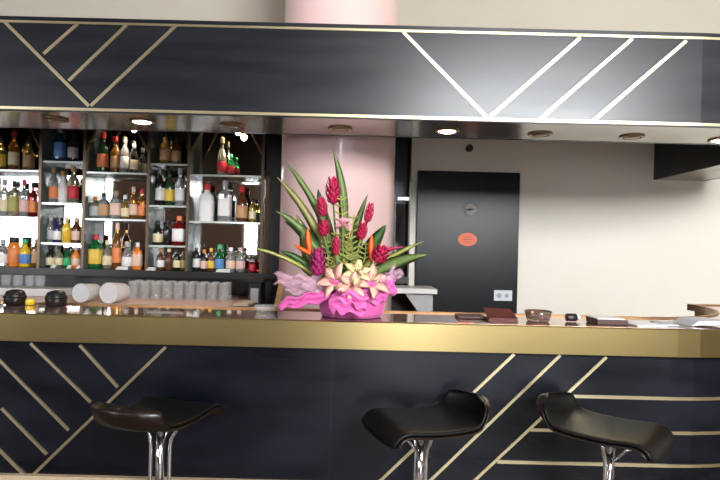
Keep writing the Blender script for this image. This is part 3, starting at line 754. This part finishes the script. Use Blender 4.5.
# yellow-green feathery spray
def spray(p0, p1, n, ln, name='fern_spray'):
    mb = MB(); a, b = FPt(*p0, -.02), FPt(*p1, -.02); mb.tube([a, (a + b) / 2 + Vector((.004, 0, 0)), b], .0025, 6)
    for i in range(n):
        t = (i + .5) / n; p = a.lerp(b, t); L = ln * (1 - .55 * t)
        for s in (-1, 1):
            e = p + Vector((s * L, random.uniform(-.02, .01), L * .55))
            mb.leaf(p, (p + e) / 2 + Vector((0, -.004, -.006)), e, .0038, n=5)
    return mb.build(name, M['leaf_pale'], fl)
spray((343, 262), (341, 196), 9, .05); spray((352, 268), (350, 236), 6, .045); spray((330, 270), (337, 232), 6, .04); spray((362, 270), (366, 242), 6, .045); spray((346, 268), (354, 215), 8, .042); spray((328, 272), (326, 240), 6, .04); spray((348, 272), (344, 240), 7, .05); spray((370, 272), (380, 246), 5, .035)
# red ginger heads: overlapping bracts round a cone
def ginger(px, py, wpx, hpx, mk, dy, tilt=0):
    c = FPt(px, py, dy); r = wpx / F * FYc / 2; h = hpx / F * FYc
    R = Matrix.Rotation(tilt, 3, 'Y'); mb = MB()
    mb.lathe([(r * .3, -h * .5), (r * .62, -h * .25), (r * .6, h * .05), (r * .3, h * .35), (r * .08, h * .47)], 14, c=c, mtx=R)
    rows = 7
    for i in range(rows):
        t = i / (rows - 1); z = -h * .45 + h * .78 * t; rr = r * .62 * math.sin(PI * (.22 + .70 * t)); k = 7 if i < 5 else 5
        for j in range(k):
            a = 2 * PI * (j + .5 * (i % 2)) / k; d = Vector((math.cos(a), math.sin(a), 0))
            p0 = d * rr * .7 + Vector((0, 0, z)); p2 = d * (rr + r * .38) + Vector((0, 0, z + h * .22)); p1 = d * (rr + r * .36) + Vector((0, 0, z + h * .06))
            mb.leaf(c + R @ p0, c + R @ p1, c + R @ p2, r * .33, side=R @ Vector((-d.y, d.x, 0)), n=5)
    o = mb.build('ginger_flower', M[mk], fl)
    b = FPt(342 + (px - 342) * .3, 284, .0)
    MB().tube([c - R @ Vector((0, 0, h * .45)), (c + b) / 2 + Vector((0, 0, -.01)), b], .004, 8).build('stem', M['leaf_mid'], fl)
ginger(333, 191, 15, 27, 'ginger', .0, -.05); ginger(322, 207, 11, 19, 'ginger', -.02, -.15); ginger(324, 228, 12, 16, 'ginger', -.03, 0)
ginger(318, 262, 16, 27, 'ginger2', -.06, .0); ginger(369, 213, 9, 20, 'ginger', .0, .2); ginger(362, 231, 11, 17, 'ginger', -.02, .15)
ginger(380, 254, 17, 18, 'ginger', -.05, .3); ginger(336, 246, 8, 18, 'ginger', -.05, 0)
# heliconia beaks
def beak(pts, wpx, mk='helic'):
    p = [FPt(*q, -.05) for q in pts]
    MB().leaf(p[0], p[1], p[2], wpx / F * FYc / 2, th=.005, n=8).build('heliconia', M[mk], fl)
beak(((311, 254), (307, 242), (308, 228)), 7); beak(((312, 254), (305, 252), (294, 244)), 5)
beak(((372, 262), (370, 248), (372, 234)), 6); beak(((374, 258), (384, 248), (404, 247)), 4, 'ginger')
# carnation
c = FPt(343, 225, -.05); mb = MB()
for i in range(46):
    a, e = random.uniform(0, 2 * PI), random.uniform(-.5, 1.4)
    d = Vector((math.cos(a) * math.cos(e), math.sin(a) * math.cos(e), math.sin(e)))
    s = d.cross(Vector((.3, .5, .8))).normalized()
    mb.leaf(c, c + d * .016 + s * .003, c + d * .029, .008, side=s, n=4, prof=lambda t: .3 + .8 * t)
mb.build('carnation', M['carn'], fl)
b = FPt(342, 284); MB().tube([c, (c + b) / 2, b], .003, 6).build('stem', M['leaf_mid'], fl)
# lilies
def lily(px, py, rpx, mk, dy, lean):
    c = FPt(px, py, dy); r = rpx / F * FYc; mb = MB(); q = Vector(lean).to_track_quat('Z', 'Y').to_matrix()
    for k in range(6):
        a = 2 * PI * k / 6 + .3; d = q @ Vector((math.cos(a), math.sin(a), 0)); up = q @ Vector((0, 0, 1))
        mb.leaf(c - up * r * .45, c + d * r * .45 + up * r * .25, c + d * r + up * r * (.05 if k % 2 else -.08), r * .27, side=up.cross(d), n=8, fold=-.2)
    mb.build('lily', M[mk], fl)
    mb = MB()
    for k in range(5):
        a = 2 * PI * k / 5; e = c + (q @ Vector((math.cos(a) * .25, math.sin(a) * .25, .45))) * r
        mb.tube([c - (q @ Vector((0, 0, .3))) * r, e], .0012, 5); mb.lathe([(.001, -.004), (.0025, 0), (.001, .004)], 6, c=e)
    mb.build('stamen', gm('stamen_olive', (.35, .28, .06)), fl)
lily(357, 272, 15, 'lilyc', -.09, (.1, -.8, .6)); lily(352, 286, 15, 'lily', -.12, (.1, -.9, .3)); lily(334, 280, 19, 'lily', -.09, (-.4, -.8, .5)); lily(373, 281, 19, 'lily', -.08, (.5, -.8, .5))
beak(((350, 292), (338, 284), (318, 282)), 9, 'lily'); beak(((352, 294), (362, 290), (372, 284)), 10, 'lily')
# pink tissue round the pot: a ruffled, flaring skirt
def ruffle(c, prof, n, amp, fr, seed, name, mk, th=.002):
    rnd = random.Random(seed); ph = [rnd.uniform(0, 6.28) for _ in range(4)]; vs, fs = [], []
    m = len(prof); rings = []
    for lay in (0, 1):
        for i, (r, z) in enumerate(prof):
            t = i / (m - 1)
            for k in range(n):
                a = 2 * PI * k / n
                w = 1 + amp * (.25 + t) * (math.sin(fr * a + ph[0]) + .6 * math.sin((fr * 2 + 1) * a + ph[1]) + .4 * math.sin(3 * a + ph[2]))
                zz = z + amp * .18 * t * math.sin((fr + 2) * a + ph[3])
                rr = r * w - lay * th
                vs.append((c.x + rr * math.cos(a), c.y + rr * math.sin(a) * .82, c.z + zz))
    N = m * n
    for i in range(m - 1):
        for k in range(n):
            k2 = (k + 1) % n
            fs.append([i * n + k, i * n + k2, (i + 1) * n + k2, (i + 1) * n + k])
            fs.append([N + i * n + k, N + (i + 1) * n + k, N + (i + 1) * n + k2, N + i * n + k2])
    for k in range(n):
        k2 = (k + 1) % n
        fs.append([(m - 1) * n + k, (m - 1) * n + k2, N + (m - 1) * n + k2, N + (m - 1) * n + k])
        fs.append([k, N + k, N + k2, k2])
    return MB().add(vs, fs, True).build(name, M[mk], fl)
pc = Vector((fb.x + .026, FYc + .01, TZ + .002))
MB().lathe([(.075, 0), (.09, .01), (.105, .10), (.10, .115), (.09, .09), (.01, .085)], 28, c=pc).build('pot', gm('pot_plum', (.30, .03, .12)), fl)
ruffle(pc, [(.118, 0), (.126, .02), (.130, .06), (.132, .10), (.138, .128)], 90, .022, 4, 3, 'tissue_wrap', 'wrap')
ruffle(pc + Vector((.004, 0, .095)), [(.120, 0), (.128, .02), (.138, .04), (.146, .052)], 90, .045, 5, 8, 'tissue_collar', 'wrap')
# trailing tail of tissue to the left, frill to the right, clear cellophane
def sheet(pts, wid, mk, name, seed, amp=.006, n=22, m=8):
    rnd = random.Random(seed); vs = []; p = [Vector(q) for q in pts]
    for i in range(n + 1):
        t = i / n; c = p[0] * (1 - t) ** 2 + p[1] * 2 * t * (1 - t) + p[2] * t * t
        w = wid[0] * (1 - t) + wid[1] * t
        for k in range(m + 1):
            s = k / m - .5
            vs.append(c + Vector((amp * math.sin(9 * t + 7 * s + seed), amp * 2.2 * math.sin(14 * s + 6 * t + seed * 2), s * w + amp * math.sin(17 * t + seed) + rnd.uniform(-.001, .001))))
    off = Vector((0, .0016, 0)); N = len(vs); vs2 = vs + [v + off for v in vs]; fs = []
    W = m + 1
    for i in range(n):
        for k in range(m):
            q = [i * W + k, i * W + k + 1, (i + 1) * W + k + 1, (i + 1) * W + k]
            fs.append(q[::-1]); fs.append([N + a for a in q])
    rim = [k for k in range(W)] + [i * W + m for i in range(1, n + 1)] + [n * W + k for k in range(m - 1, -1, -1)] + [i * W for i in range(n - 1, 0, -1)]
    for a, b in zip(rim, rim[1:] + rim[:1]): fs.append([a, b, N + b, N + a])
    return MB().add(vs2, fs, True).build(name, M[mk], fl)
sheet((FPt(330, 296, -.10), FPt(300, 299, -.08), FPt(279, 306, -.04)), (.05, .040), 'wrap', 'tissue_tail', 1)
sheet((FPt(330, 304, -.13), FPt(345, 300, -.16), FPt(368, 306, -.13)), (.09, .075), 'wrap', 'tissue_fold', 4, .009)
sheet((FPt(372, 298, -.08), FPt(386, 294, -.06), FPt(396, 284, -.02)), (.05, .07), 'wrap', 'tissue_frill', 2)
sheet((FPt(326, 287, -.06), FPt(300, 282, -.04), FPt(276, 279, 0)), (.07, .05), 'wrap2', 'cellophane', 5, .008)
sheet((FPt(320, 292, -.08), FPt(302, 290, -.05), FPt(284, 288, -.01)), (.05, .03), 'wrap2', 'cellophane', 6, .008)
sheet((FPt(368, 290, -.08), FPt(386, 282, -.05), FPt(402, 268, .0)), (.06, .06), 'wrap2', 'cellophane', 7, .008)

# ------------------------------------------------------------------ light, world, camera
W = bpy.data.worlds.new('sky'); SC.world = W; W.use_nodes = True
bg = W.node_tree.nodes['Background']; bg.inputs[0].default_value = (.95, .98, 1.0, 1); bg.inputs[1].default_value = 40.0
cam = bpy.data.cameras.new('camera'); co = bpy.data.objects.new('camera', cam); COL.objects.link(co)
cam.sensor_fit = 'HORIZONTAL'; cam.sensor_width = 36; cam.lens = 36 * F / 720; cam.shift_y = VH / 720
co.matrix_world = Matrix.Translation((0, 0, H)) @ Matrix.Rotation(PI / 2, 4, 'X') @ Matrix.Rotation(ROLL, 4, 'Z')
cam.clip_start = .02
SC.camera = co
vs = SC.view_settings
vs.view_transform = 'Standard'; vs.look = 'None'; vs.gamma = 1; vs.use_curve_mapping = False; vs.exposure = 0.46
try:
    SC.cycles.max_bounces = 10; SC.cycles.transmission_bounces = 8; SC.cycles.glossy_bounces = 6
    SC.cycles.use_denoising = True; SC.cycles.sample_clamp_indirect = 8
    SC.cycles.caustics_refractive = False; SC.cycles.caustics_reflective = False
except Exception: pass
